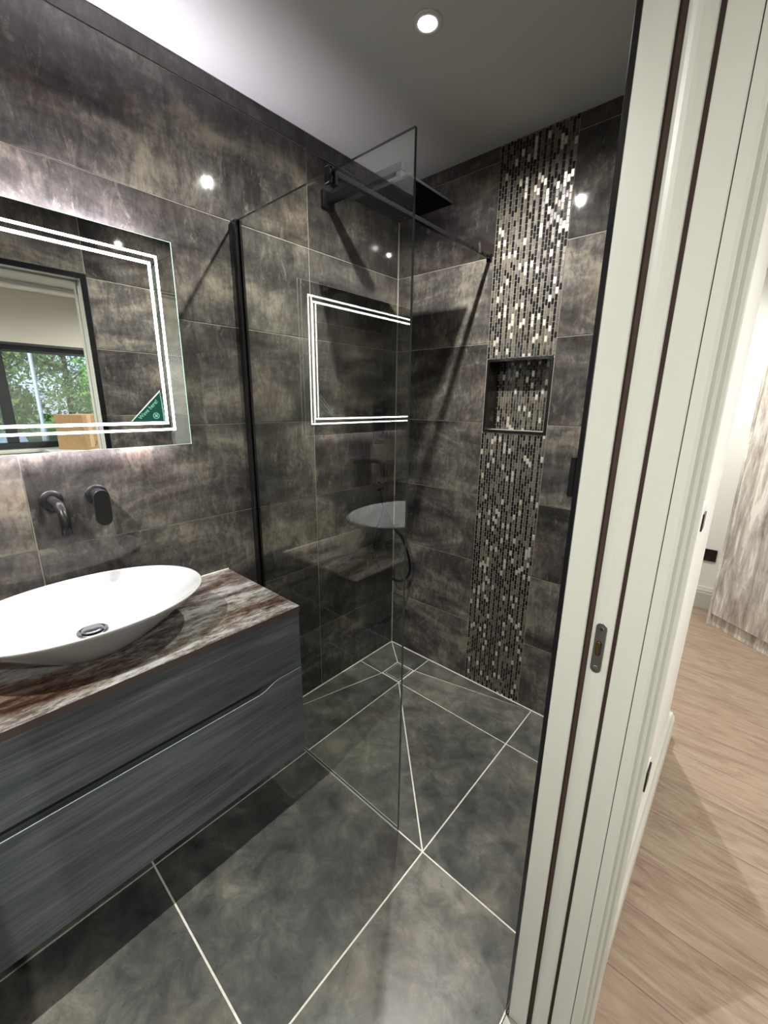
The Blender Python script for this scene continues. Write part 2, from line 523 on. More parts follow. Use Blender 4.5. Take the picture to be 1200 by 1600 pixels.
for i in range(NC):
    xc = MX0 + (i+.5)*CP
    k = 0
    z = -RP*(.5 if i % 2 else 0)
    while z < H:
        z0, z1 = max(z, .003), min(z+RP, H)
        z += RP
        for a, b in ((z0, min(z1, NZ0-.008)), (max(z0, NZ1+.008), z1)):
            if b-a > .005: cells.append((xc, (a+b)/2, b-a, i))
cells.sort(key=lambda c: -c[1])
for (xc, zc, h, ci) in cells[:300]:
    o = link('mosaic_tile', brick_me[pick(ci)], wb_, (xc, .0006, zc))
    o.scale = (1, 1, max(.2, (h-.0024)/bh))
    o.rotation_euler = (random.gauss(0,.012), 0, random.gauss(0,.014))
mb = MB()
def add_brick(mb, xc, yc, zc, h, ci):
    t = brick_mb(bw, h-.0024, 0)
    a, b = random.gauss(0,.012), random.gauss(0,.014)
    mb.add([(xc+x, yc+y+a*z+b*x, zc+z) for x,y,z in t.v], t.f, pick(ci))
for (xc, zc, h, ci) in cells[300:]: add_brick(mb, xc, .0006, zc, h, ci)
tag(mb.build('mosaic_field', momats, wb_), 'small brick mosaic of black, bronze and pearl pieces', kind='stuff')
mb = MB()
for i in range(int((NX1-NX0)/CP)):
    xc = NX0 + .002 + (i+.5)*CP
    z = NZ0 - RP*(.5 if i % 2 else 0)
    while z < NZ1:
        z0, z1 = max(z, NZ0), min(z+RP, NZ1); z += RP
        if z1-z0 > .005: add_brick(mb, xc, ND+.0006, (z0+z1)/2, z1-z0, i)
tag(mb.build('recess_mosaic', momats, wb_), 'mosaic on the back of the recess', kind='stuff')
# niche lining and black frame
n_in = .004
mb = MB(); mb.box(NX0, NX0+n_in, -.001, ND, NZ0, NZ1); mb.box(NX1-n_in, NX1, -.001, ND, NZ0, NZ1)
mb.box(NX0+n_in, NX1-n_in, -.001, ND, NZ1-n_in, NZ1)
part(mb, 'recess_lining', M['niche'], wb_)
part(MB().box(NX0+n_in, NX1-n_in, -.001, ND, NZ0, NZ0+n_in), 'recess_sill', M['mogrout'], wb_)
mb = MB(); fo, fi, d0 = .006, .005, -.004
mb.box(NX0-fo, NX0+fi, d0, -.0012, NZ0-fo, NZ1+fo, 0, .001); mb.box(NX1-fi, NX1+fo, d0, -.0012, NZ0-fo, NZ1+fo, 0, .001)
mb.box(NX0+fi, NX1-fi, d0, -.0012, NZ1-fi, NZ1+fo, 0, .001); mb.box(NX0+fi, NX1-fi, d0, -.0012, NZ0-fo, NZ0+fi, 0, .001)
part(mb, 'recess_frame', M['blackgloss'], wb_)
# vertical corner sealant
part(MB().prism([(0,0),(.0045,0),(.0005,-.0045),(0,-.0045)][::-1], .004, H), 'corner_sealant', M['wgrout'], wl_)

# ---- door wall (two leaves with the pocket between them)
yt = YJ + .025
mb = MB().box(W+PR, 1.297, yt, 0, -.05, H+.05)                  # bathroom leaf
mb.box(W+PR, 1.297, YN-.025, yt, DOORZ+.025, H+.05)             # over the door
mb.box(W+PR, 1.297, YREAR-.1, YN-.025, -.05, H+.05)
mb.box(1.297, 1.346, YREAR-.1, YN-.025, -.05, H+.05); mb.box(1.297, 1.346, YN-.025, yt, DOORZ+.025, H+.05); mb.box(1.297, 1.346, yt, 0, 2.05, H+.05)   # pocket closed above
wr_ = struct(mb.build('wall_right', M['wgrout']), 'tiled bathroom side of the wall that holds the doorway', 'wall')
for j in range(8):
    z0, z1 = rows[j], rows[j+1]
    wall_tile(wr_, 'x', -1, W+PR, -.5, 0, z0, z1)
    wall_tile(wr_, 'x', -1, W+PR, yt, -.5, z0, z1)
    wall_tile(wr_, 'x', -1, W+PR, YREAR, YN-.025, z0, z1)
    if z1 > DOORZ+.03: wall_tile(wr_, 'x', -1, W+PR, YN-.025, yt, max(z0, DOORZ+.025), z1)
mb = MB().box(1.346, WB, yt, .24, -.05, H+.05)
mb.box(1.346, WB, YN-.025, yt, DOORZ+.025, H+.05)
mb.box(1.346, WB, -3.4, YN-.025, -.05, H+.05)
struct(mb.build('wall_bedroom_side', M['white']), 'white painted bedroom side of the wall beside the door frame', 'wall')
# rear and outer walls
struct(MB().box(0, W, YREAR-.1, YREAR, -.05, H+.05).build('wall_rear', M['wtile']), 'tiled bathroom wall behind the camera', 'wall')
struct(MB().box(-.15, XWIN+.2, YFAR, YFAR+.1, -.05, H+.05).build('wall_far', M['white']), 'cream white far bedroom wall with a black socket and skirting', 'wall')
struct(MB().box(WB, XWIN+.2, -3.5, -3.4, -.05, H+.05).build('wall_bedroom_near', M['white']), 'white bedroom wall behind the camera', 'wall')
struct(MB().box(-.15, -.05, .24, YFAR, -.05, H+.05).build('wall_bedroom_end', M['white']), 'white bedroom end wall out of sight beyond the shower', 'wall')
WY0, WY1, WZ0, WZ1 = -1.55, -.25, .97, 2.28
mb = MB(); mb.box(XWIN, XWIN+.2, -3.4, WY0, -.05, H+.05); mb.box(XWIN, XWIN+.2, WY1, YFAR, -.05, H+.05)
mb.box(XWIN, XWIN+.2, WY0, WY1, -.05, WZ0); mb.box(XWIN, XWIN+.2, WY0, WY1, WZ1, H+.05)
struct(mb.build('wall_window', M['white']), 'white bedroom wall around the window seen in the mirror', 'wall')
# ceilings
struct(MB().box(0, W+PR, YREAR, PR, H, H+.05).build('ceiling', M['ceil']), 'smooth white bathroom ceiling', 'ceiling')
mb = MB().box(WB, XWIN, -3.4, YFAR, H, H+.05); mb.box(-.05, WB, .24, YFAR, H, H+.05)
struct(mb.build('ceiling_bedroom', M['ceil']), 'white bedroom ceiling', 'ceiling')

# ---- bathroom floor, individual tiles, envelope cuts in the shower
fl_ = struct(MB().box(0, W+PR, YREAR, PR, -.06, -.002).build('floor', M['fgrout']), 'dark slate effect tiled bathroom floor with ivory joints', 'floor')
FG = .0027
DX0, DX1, DY0, DY1 = .162, .280, -.270, -.137
polys = [
    [(0,0),(.162,-.137),(.28,-.137),(.28,0)], [(0,0),(0,-.27),(.162,-.27),(.162,-.137)],
    [(.28,-.137),(.88,0),(.28,0)], [(.28,-.27),(.88,-.27),(.88,0),(.28,-.137)],
    [(0,-.27),(0,-.87),(.162,-.27)], [(.162,-.27),(0,-.87),(.28,-.87),(.28,-.27)],
    [(.28,-.27),(.28,-.87),(.88,-.87)], [(.28,-.27),(.88,-.87),(.88,-.27)]]
xs = [0, .28, .88, W]; ys = [0, -.27, -.87, -1.47, -2.07, -2.67, YREAR]
for i in range(3):
    for j in range(6):
        if i < 2 and j < 2: continue
        polys.append([(xs[i],ys[j+1]),(xs[i+1],ys[j+1]),(xs[i+1],ys[j]),(xs[i],ys[j])])
for pg in polys:
    if sum(pg[k-1][0]*pg[k][1]-pg[k][0]*pg[k-1][1] for k in range(len(pg))) < 0: pg = pg[::-1]
    cx = sum(p[0] for p in pg)/len(pg); cy = sum(p[1] for p in pg)/len(pg)
    q = inset(pg, FG)
    MB().prism([(x-cx, y-cy) for x,y in q], 0, .002, 0, .0005).build('floor_tile', M['ftile'], fl_, (cx, cy, -.002))
part(MB().box(0, .006, YREAR, 0, -.001, .005, 0, .002), 'wall_sealant', M['caulk'], fl_)
part(MB().box(.006, W, -.006, 0, -.001, .005, 0, .002), 'wall_sealant', M['caulk'], fl_)
struct(MB().box(W+PR, 1.389, YN, YJ, -.06, .003, 0, .002).build('trim_1', M['steel']), 'metal threshold strip in the doorway', 'threshold')

# ---- bedroom floor planks
fb_ = struct(MB().box(1.30, XWIN, -3.4, YFAR, -.06, -.003).box(-.05, 1.30, .24, YFAR, -.06, -.003).build('floor_bedroom', M['brush']), 'light oak plank bedroom floor', 'floor')
PW, PL = .19, 1.22
pk = MB().box(-PL/2+.0004, PL/2-.0004, -PW/2+.0005, PW/2-.0005, 0, .003, 0, .0006).mesh('plank', M['oak'])
yy = -1.15; r = 0
while yy < YFAR:
    x = 1.30 - random.random()*PL*.6 if r != 5 else .95
    x = max(x, .6)
    yc = yy + PW/2
    x0 = x
    while x0 < XWIN:
        lo = 1.39 if yc-PW/2 < .26 else -.05
        a, b = max(x0, lo), min(x0+PL, XWIN)
        y1 = min(yc+PW/2, YFAR)
        if b-a > .05:
            if abs(b-a-PL) < 1e-6 and y1 == yc+PW/2: link('plank', pk, fb_, ((a+b)/2, yc, -.003))
            else:
                w2 = (b-a)/2; h2 = (y1-(yc-PW/2))/2
                MB().box(-w2+.0004, w2-.0004, -h2+.0005, h2-.0005, 0, .003, 0, .0006).build('plank', M['oak'], fb_, ((a+b)/2, yc-PW/2+h2, -.003))
        x0 += PL
    yy += PW; r += 1

# ---- door frame
dl = empty('door_lining', (W, YJ, 0))
struct(dl, 'cream painted sliding door lining with two brown brush seals', 'door frame'); dl.name = 'trim_2'
LZ = DOORZ
part(MB().box(1.257, 1.297, YJ, yt, 0, LZ, 0, .0012), 'lining_board', M['satin'], dl)
part(MB().box(1.346, WB-.0012, YJ, yt, 0, LZ, 0, .0012), 'lining_board', M['satin'], dl)
part(MB().box(1.297, 1.3065, YJ+.006, yt, 0, LZ), 'brush_seal', M['brush'], dl)
part(MB().box(1.3395, 1.346, YJ+.006, yt, 0, LZ), 'brush_seal', M['brush'], dl)
part(MB().box(1.257, 1.297, YN-.025, yt, LZ, LZ+.025, 0, .001), 'head_board', M['satin'], dl)
part(MB().box(1.346, WB-.0012, YN-.025, yt, LZ, LZ+.025, 0, .001), 'head_board', M['satin'], dl)
part(MB().box(1.257, WB-.0012, YN-.025, YN, 0, LZ, 0, .001), 'closing_board', M['satin'], dl)
part(MB().box(1.297, 1.346, YN-.025, yt, LZ+.012, LZ+.025), 'track_slot', M['dark'], dl)
# the sliding door itself, pushed into the wall
dr = empty('door_1', (1.323, YJ, 0)); struct(dr, 'cream sliding pocket door pushed into the wall, only its edge showing', 'door')
dx0, dx1 = 1.3068, 1.3392
prof = []
for k in range(9):
    a = PI*k/8
    prof.append((1.323 - math.cos(a)*(dx1-dx0)/2, YJ+.0055-.0045*math.sin(a)))
mbd = MB(); n = len(prof)
pts2 = prof + [(dx1, -.22), (dx0, -.22)]
part(mbd.prism(pts2, .008, 1.985), 'door_panel', M['satin'], dr)
def stadium(w, h, n=10):
    r = w/2; out = []
    for k in range(n+1): a = PI*k/n; out.append((r*math.cos(a), h/2-r + r*math.sin(a)))
    for k in range(n+1): a = PI + PI*k/n; out.append((r*math.cos(a), -(h/2-r) + r*math.sin(a)))
    return out
# latch plate: outline in x,z extruded towards -y
def xz_prism(mb, outline, cx, cz, y0, y1, mi=0, c=0.0):
    """outline in (x,z); runs from y0 (back) to y1 (front, smaller y)"""
    t = MB().prism(outline, 0, y0-y1, mi, c)
    mb.add([(cx+x, y0-d, cz+z) for x,z,d in t.v], [f for f in t.f], mi)
    return mb
def yz_prism(mb, outline, x0, x1, cy, cz, mi=0, c=0.0):
    t = MB().prism(outline, 0, x1-x0, mi, c)
    mb.add([(x0+d, cy+y, cz+z) for y,z,d in t.v], t.f, mi)
    return mb
pz = 1.022
lp = part(xz_prism(MB(), stadium(.0165, .092), 1.3215, pz, YJ+.0022, YJ-.0004, 0, .0004), 'latch_plate', M['steel'], dr)
tag(lp, 'satin steel recessed latch plate')
ll = part(xz_prism(MB(), stadium(.0092, .027), 1.3215, pz, YJ-.0003, YJ-.0008), 'latch_hole', M['dark'], lp)
part(xz_prism(MB(), stadium(.0055, .024), 1.3205, pz, YJ-.0007, YJ-.0013, 0, .0003), 'latch_bolt', M['brass'], lp)
for dz in (-.036, .036):
    part(xz_prism(MB(), stadium(.0065, .0066), 1.3215, pz+dz, YJ-.0004, YJ-.0012, 0, .0003), 'screw', M['chrome'], lp)
# black trim around the opening on the bathroom side
bt = empty('trim_3', (W, YJ, 0)); struct(bt, 'slim gloss black edging around the doorway on the bathroom side', 'door trim')
part(MB().box(W, 1.257, YJ-.0005, yt, 0, DOORZ+.025, 0, .0008), 'edge_strip', M['blackgloss'], bt)
part(MB().box(W, 1.257, YN-.025, YN, 0, DOORZ+.025, 0, .0008), 'edge_strip', M['blackgloss'], bt)
part(MB().box(W, 1.257, YN, YJ-.0005, DOORZ, DOORZ+.025, 0, .0008), 'edge_strip', M['blackgloss'], bt)
part(MB().box(W-.010, W, YJ+.002, YJ+.022, 1.268, 1.334, 0, .0015), 'keeper', M['black'], bt)
# bedroom architrave: stepped profile, thin inside, thick outside (x,y outline)
ar = empty('trim_4', (WB, YJ, 0)); struct(ar, 'moulded cream architrave with stepped ridges on the bedroom side', 'architrave')
y0 = YJ+.002
prof = [(0,0),(.0130,0),(.0170,.004),(.0170,.014),(.0212,.0145),(.0248,.018),(.0248,.030),(.0292,.0305),(.0330,.0345),(.0330,.070),(.029,.077),(0,.078)]
def loft_z(outline, z0, z1):
    mb = MB(); n = len(outline)
    mb.add([(x,y,z0) for x,y in outline]+[(x,y,z1) for x,y in outline], [tuple(range(n))[::-1], tuple(range(n,2*n))] + [(i,(i+1)%n,n+(i+1)%n,n+i) for i in range(n)])
    return mb
part(loft_z([(WB+a, y0+b) for a,b in prof], 0, DOORZ+.085), 'architrave_side', M['satin'], ar)
part(loft_z([(WB+a, YN-.002-b) for a,b in prof][::-1], 0, DOORZ+.085), 'architrave_side', M['satin'], ar)
hm = MB(); n = len(prof)
hm.add([(WB+a, YN-.002, DOORZ+.002+b) for a,b in prof]+[(WB+a, y0, DOORZ+.002+b) for a,b in prof], [tuple(range(n)), tuple(range(n,2*n))[::-1]] + [(i,n+i,n+(i+1)%n,(i+1)%n) for i in range(n)])
part(hm, 'architrave_head', M['satin'], ar)
part(MB().box(WB-.0012, WB-.0002, YJ+.004, yt, 0, DOORZ), 'shadow_gap', M['dark'], ar)
# skirting on the bedroom side (profile in x,z)
sk = [(0,0),(.024,0),(.024,.085),(.021,.092),(.021,.100),(.015,.108),(.011,.118),(0,.120)]
def skirt_y(x, y0, y1):
    n = len(sk); mb = MB()
    mb.add([(x+a,y0,b) for a,b in sk]+[(x+a,y1,b) for a,b in sk], [tuple(range(n))[::-1], tuple(range(n,2*n))] + [(i,(i+1)%n,n+(i+1)%n,n+i) for i in range(n)])
    return mb
def skirt_x(y, x0, x1, s=-1, k=1.0):
    n = len(sk); mb = MB()
    mb.add([(x0,y+s*a,b*k) for a,b in sk]+[(x1,y+s*a,b*k) for a,b in sk], [tuple(range(n)), tuple(range(n,2*n))[::-1]] + [(i,n+i,n+(i+1)%n,(i+1)%n) for i in range(n)])
    return mb
struct(skirt_y(WB, y0+.0785, .264).build('baseboard_right', M['satin']), 'white moulded skirting beside the door architrave', 'skirting')
struct(skirt_x(YFAR, -.05, XWIN, -1, 1.3).build('baseboard_far', M['satin']), 'white moulded skirting along the far bedroom wall', 'skirting')

# ---- window in the bedroom
wi = empty('window_1', (XWIN, WY0, WZ0)); struct(wi, 'anthracite framed bedroom window reflected in the mirror', 'window')
fx0, fx1 = XWIN+.03, XWIN+.10
F = .055
def fr(name, ya, yb, za, zb): part(MB().box(fx0, fx1, ya, yb, za, zb, 0, .004), name, M['frame'], wi)
fr('outer_frame', WY0, WY1, WZ0, WZ0+F); fr('outer_frame', WY0, WY1, WZ1-F, WZ1)
fr('outer_frame', WY0, WY0+F, WZ0+F, WZ1-F); fr('outer_frame', WY1-F, WY1, WZ0+F, WZ1-F)
MUL = (-1.16, -1.08)
fr('mullion', MUL[0], MUL[1], WZ0+F, WZ1-F)
fr('transom', WY0+F, MUL[0], 1.815, 1.875); fr('transom', MUL[1], WY1-F, 1.815, 1.875)
for ya, yb in ((WY0+F, MUL[0]), (MUL[1], WY1-F)):
    for za, zb in ((WZ0+F, 1.815), (1.875, WZ1-F)):
        part(MB().box(fx0+.03, fx0+.036, ya, yb, za, zb), 'pane', M['pane'], wi)
part(MB().box(XWIN-.10, fx0, WY0-.05, WY1+.05, WZ0-.028, WZ0, 0, .004), 'sill', M['satin'], wi)

# ================================================================== THINGS
def P_(o): return o
# ---- downlights
def make_downlight():
    r = empty('downlight', (0,0,0))
    Mz = Matrix.Rotation(PI, 4, 'X')
    MB().lathe([(.024,-.0005),(.040,-.0005),(.041,.002),(.036,.0045),(.026,.0045),(.0245,.002),(.0242,.0004)], Mz, 32).build('bezel', M['bezel'], r)
    MB().lathe([(.0235,.0006),(.0235,.0012),(.020,.0022),(.008,.0026)], Mz, 24).build('lens', M['lens'], r)
    return r
dl0 = make_downlight()
spots = [
    (.613,-.627,'round ceiling downlight glowing above the glass shower screen','bath'),
    (.60,-2.22,'round ceiling downlight above the near end of the bathroom, out of frame','bath'),
    (2.6,-1.9,'unseen round downlight added behind the camera to light the bedroom','bed'), (2.6,-.2,'unseen round downlight added near the window wall to light the bedroom','bed'), (.95,1.0,'unseen round downlight added beyond the shower wall to light the far bedroom wall','bed')]  # the bedroom lamps are unseen, added to brighten jamb, far wall and wardrobe
for i, (x, y, lb, kind) in enumerate(spots):
    o = dl0 if i == 0 else copy_tree(dl0)
    o.location = (x, y, H); tag(o, lb, 'downlight', 'recessed downlights')
    ld = bpy.data.lights.new('downlight_beam', 'SPOT')
    ld.energy = (BED_W*5.5 if i == 4 else BED_W) if kind == 'bed' else (BATH_W if i == 0 else BATH_W*.32)
    ld.spot_size = math.radians(166); ld.spot_blend = .75
    ld.shadow_soft_size = .011 if kind == 'bath' else .06
    ld.color = (1, .97, .92) if kind == 'bath' else (1, .97, .90)
    lo = bpy.data.objects.new('downlight_beam', ld); COL.objects.link(lo)
    lo.parent = o; lo.location = (0, 0, -.012)

# ---- vanity
VX, VY0, VY1 = .45, -2.0, -1.0
va = empty('vanity_cabinet', (0, -1.5, .22), 'charcoal woodgrain wall hung vanity cabinet with two handleless drawers', 'vanity unit')
part(MB().box(.0015, .425, VY0+.003, VY1-.003, .222, .756, 0, .001), 'body', M['drawer'], va)
part(MB().box(.425, .4255, VY0+.02, VY1-.02, .50, .60), 'finger_recess', M['cabin'], va)
part(MB().box(.427, .448, VY0+.001, VY1-.001, .557, .757, 0, .0012), 'drawer', M['drawer'], va)
# lower drawer: scooped top edge
mb = MB(); N = 80; bot = .22
def ztop(y):
    d = min(y-(VY0+.001), (VY1-.001)-y)
    t = max(0, min(1, (d-.085)/.075)); t = t*t*(3-2*t)
    return .5535 - .021*t
vs_ = []
for i in range(N+1):
    y = VY0+.001 + (VY1-VY0-.002)*i/N
    z = ztop(y)
    vs_ += [(.427,y,bot),(.448,y,bot),(.448,y,z-.001),(.447,y,z),(.427,y,z)]
fs = []
for i in range(N):
    a, b = i*5, (i+1)*5
    for k in range(5): fs.append((a+k, a+(k+1)%5, b+(k+1)%5, b+k))
fs.append((0,1,2,3,4)[::-1]); fs.append(tuple(N*5+k for k in range(5)))
mb.add(vs_, [f[::-1] for f in fs])
lower = part(mb, 'drawer', M['drawer'], va)
# thin lighter bead along the edge of the scoop
mb = MB(); mb.tube([(.4472, VY0+.003+(VY1-VY0-.006)*i/N, ztop(VY0+.003+(VY1-VY0-.006)*i/N)+.0002) for i in range(N+1)], .0011, 6)
part(mb, 'edge_lip', M['galv'], lower)
# worktop
wt = tag(MB().box(.001, VX+.001, VY0-.001-(-1.5), VY1+.001-(-1.5), 0, .0215, 0, .0008).build('worktop', [M['worktop'], M['tedge']], None, (0,-1.5,.7575)), 'streaked brown and grey stone effect worktop on the vanity', 'worktop')
for p in wt.data.polygons:
    if abs(p.normal.z) < .5: p.material_index = 1
TOPZ = .779
seal = struct(MB().box(.0, .004, VY0, VY1, TOPZ, TOPZ+.004, 0, .0012).build('trim_5', M['caulk']), 'white sealant line between the worktop and the tiled wall', 'sealant')

# ---- basin: oval vessel
bs = empty('basin', (.236, -1.5, TOPZ), 'white oval ceramic countertop basin on the worktop', 'basin')
A_, B_, BH = .276, .204, .126
def oval(a, b, z, n=72, e=2.15):
    out = []
    for k in range(n):
        t = 2*PI*k/n; c, s = math.cos(t), math.sin(t)
        out.append((b*math.copysign(abs(c)**(2/e), c), a*math.copysign(abs(s)**(2/e), s), z))
    return out
rings = []
def ring(f, z, e=2.1, off=0.0):
    rings.append(oval(A_*f-off, B_*f-off, z, 72, e))
for f, z in ((.28,0),(.36,.0),(.40,.004),(.50,.024),(.60,.043),(.70,.062),(.80,.082),(.88,.098),(.95,.113),(.99,.122)): ring(f, z)
ring(1.0, .1262); ring(1.0, .1272, off=.0012); ring(1.0, .1275, off=.004); ring(1.0, .1265, off=.007)
for f, z in ((.955,.1205),(.90,.110),(.83,.097),(.75,.082),(.66,.067),(.56,.052),(.45,.038),(.34,.0285),(.24,.0250),(.12,.0240)): ring(f, z)
mb = MB(); n = 72
for rg in rings: mb.v += rg
for i in range(len(rings)-1):
    for k in range(n):
        j = (k+1) % n
        mb.f.append((i*n+k, i*n+j, (i+1)*n+j, (i+1)*n+k)); mb.m.append(0); mb.sm.append(True)
mb.f.append(tuple(range(n))[::-1]); mb.m.append(0); mb.sm.append(False)
mb.f.append(tuple((len(rings)-1)*n+k for k in range(n))); mb.m.append(0); mb.sm.append(True)
mb.build('bowl', M['ceramic'], bs)
pw_ = MB().lathe([(.034,.0245),(.0365,.0265),(.036,.0285),(.031,.0292),(.0295,.0275),(.024,.0270)], None, 36).build('waste', pbr('dark_chrome', (.30,.31,.32), .15, 1.0), bs, (-.036, 0, 0))
MB().lathe([(.021,.0272),(.0245,.0300),(.0248,.0325),(.023,.0335),(.012,.0350),(.004,.0353)], None, 32).build('plug_cap', pbr('grey_chrome', (.42,.43,.44), .2, 1.0), pw_)
lm_ = MB()
for k in range(9):
    if k % 4 == 3: continue
    y = -.021 + k*.0048
    lm_.add([(0,y,0),(0,y+.0032,0),(.0004,y+.0032,.0032),(.0004,y,.0032)], [(0,1,2,3)])
lo_ = lm_.build('maker_mark', pbr('grey_glaze_mark', (.38,.39,.39), .3), bs, (-.1745, .06, .108))
lo_.rotation_euler = (0, math.radians(-42), math.radians(-10))

# ---- wall spout and lever
def xform_lathe(prof, origin, n=32):
    Mx = Matrix.Translation(origin) @ Matrix.Rotation(PI/2, 4, 'Y')
    return MB().lathe(prof, Mx, n)
sp = empty('basin_spout', (0, -1.502, 1.138), 'curved matt black wall spout above the basin', 'tap')
part(xform_lathe([(.027,0),(.0275,.003),(.0265,.006),(.012,.006)], (.0003,-1.502,1.138)), 'wall_plate', M['tap'], sp)
path = [(.004,-1.502,1.138)] + [(.06+.02*k,-1.502,1.138) for k in range(2)]
R_ = .050
for k in range(1, 13):
    a = (PI/2*.93)*k/12
    path.append((.080+R_*math.sin(a), -1.502, 1.138-R_*(1-math.cos(a))))
lx, lz = path[-1][0], path[-1][2]
path.append((lx+.002, -1.502, lz-.028))
part(MB().tube(path, .0122, 20), 'spout', M['tap'], sp)
lv = empty('basin_mixer_lever', (0, -1.393, 1.138), 'matt black flat lever mixer on the wall beside the spout', 'tap')
part(xform_lathe([(.029,0),(.0295,.003),(.0285,.006),(.018,.006)], (.0003,-1.393,1.138)), 'wall_plate', M['tap'], lv)
part(xform_lathe([(.0195,.006),(.0195,.036),(.0190,.037)], (.0003,-1.393,1.138)), 'cartridge', M['tap'], lv)
part(yz_prism(MB(), stadium(.041, .108, 12), .0373, .052, -1.393, 1.138-.0335, 0, .0015), 'lever', M['tap'], lv)

# ---- mirror
MY0, MY1, MZ0, MZ1, MXF = -1.896, -1.107, 1.273, 1.8725, .035
mi = empty('led_mirror', (0, (MY0+MY1)/2, MZ0), 'rectangular mirror with glowing light bands and backlight above the basin', 'mirror')
g = part(MB().box(MXF-.005, MXF, MY0, MY1, MZ0, MZ1), 'mirror_glass', [M['mirror'], M['medge'], M['plastic']], mi)
for p in g.data.polygons: p.material_index = 0 if p.normal.x > .9 else (2 if p.normal.x < -.9 else 1)
part(MB().box(.0005, MXF-.005, MY0+.07, MY1-.07, MZ0+.04, MZ1-.04), 'back_box', M['plastic'], mi)
tag(part(MB().box(.004, .026, MY0+.075, MY1-.075, MZ1-.040, MZ1-.036), 'back_light', M['ledback'], mi), 'white light strip behind the top edge')
tag(part(MB().box(.004, .026, MY0+.075, MY1-.075, MZ0+.036, MZ0+.040), 'back_light', M['ledlow'], mi), 'white light strip behind the bottom edge')
def band(i, w):
    mb = MB(); x0, x1 = MXF+.0001, MXF+.0004
    a0, a1, b0, b1 = MY0+i, MY1-i, MZ0+i+.001, MZ1-i-.001
    mb.box(x0, x1, a0, a1, b1-w, b1); mb.box(x0, x1, a0, a1, b0, b0+w)
    mb.box(x0, x1, a0, a0+w, b0+w, b1-w); mb.box(x0, x1, a1-w, a1, b0+w, b1-w)
    return mb
part(band(.046, .0068), 'light_band', M['led'], mi)
part(band(.066, .0080), 'light_band', M['led'], mi)
mb = MB(); e_ = .0022
mb.box(MXF, MXF+.0002, MY1-e_, MY1, MZ0, MZ1); mb.box(MXF, MXF+.0002, MY0, MY1-e_, MZ0, MZ0+e_*.5); mb.box(MXF, MXF+.0002, MY0, MY1-e_, MZ1-e_*.5, MZ1)
part(mb, 'edge_glow_strip', M['medge'], mi)  # mint strip paints the LED-lit glow along the glass edge
# sticker
sx = MXF+.0005
tri = [(-1.282,1.351),(-1.182,1.350),(-1.189,1.445)]
st = empty('mirror_sticker', (sx, -1.2, 1.35), 'dark green triangular sticker in the lower corner of the mirror', 'sticker')
t = MB().prism(tri, 0, .0002); t.v = [(sx+d, a, b) for a,b,d in t.v]; part(t, 'sticker_face', M['green'], st)
t = MB().prism([(-1.282,1.351),(-1.278,1.351),(-1.1886,1.440),(-1.189,1.445)], .0002, .0003); t.v = [(sx+d, a, b) for a,b,d in t.v]; part(t, 'pale_edge', M['pale'], st)
t = MB().prism([(-1.188,1.3505),(-1.182,1.3505),(-1.189,1.4435),(-1.1905,1.438)], .0002, .0003); t.v = [(sx+d, a, b) for a,b,d in t.v]; part(t, 'side_stripe', M['greenlt'], st)
def text_mesh(txt, size, mat, name, mw, parent):
    cu = bpy.data.curves.new(name, 'FONT'); cu.body = txt; cu.size = size; cu.extrude = .00005
    to = bpy.data.objects.new(name+'_tmp', cu); COL.objects.link(to)
    bpy.context.view_layer.update()
    dg = bpy.context.evaluated_depsgraph_get()
    me = bpy.data.meshes.new_from_object(to.evaluated_get(dg))
    bpy.data.objects.remove(to); bpy.data.curves.remove(cu)
    me.name = name; me.materials.clear(); me.materials.append(mat)
    l = Vector((0,0,0)); r = parent
    while r is not None: l += r.location; r = r.parent
    me.transform(Matrix.Translation(-l) @ mw)
    return link(name, me, parent)
ang = math.radians(43.5)
def facing_x(x, y, z, a):
    return Matrix(((0,0,1,x),(math.cos(a),-math.sin(a),0,y),(math.sin(a),math.cos(a),0,z),(0,0,0,1)))
text_mesh('Wave here!', .0165, M['mint'], 'lettering', facing_x(sx+.0003, -1.2545, 1.3545, ang), st)
mb = MB()
def ringx(r0, r1, cy, cz, n=28, x=sx+.0003):
    vs_ = []; fs = []
    for k in range(n):
        a = 2*PI*k/n; vs_ += [(x, cy+r0*math.cos(a), cz+r0*math.sin(a)), (x, cy+r1*math.cos(a), cz+r1*math.sin(a))]
    for k in range(n):
        j = (k+1) % n; fs.append((2*k, 2*k+1, 2*j+1, 2*j))
    return vs_, fs
mb.add(*ringx(.0078, .0095, -1.2085, 1.3665)); mb.add(*ringx(.0012, .0036, -1.2085, 1.3665))
for k in range(4):
    a = PI/4 + PI/2*k; c, s = math.cos(a), math.sin(a); r0, r1, w = .0036, .0062, .0008
    mb.add([(sx+.0003, -1.2085+r*c-e*w*s, 1.3665+r*s+e*w*c) for r, e in ((r0,-1),(r1,-1),(r1,1),(r0,1))], [(0,1,2,3)])
part(mb, 'hand_wave_symbol', M['mint'], st)

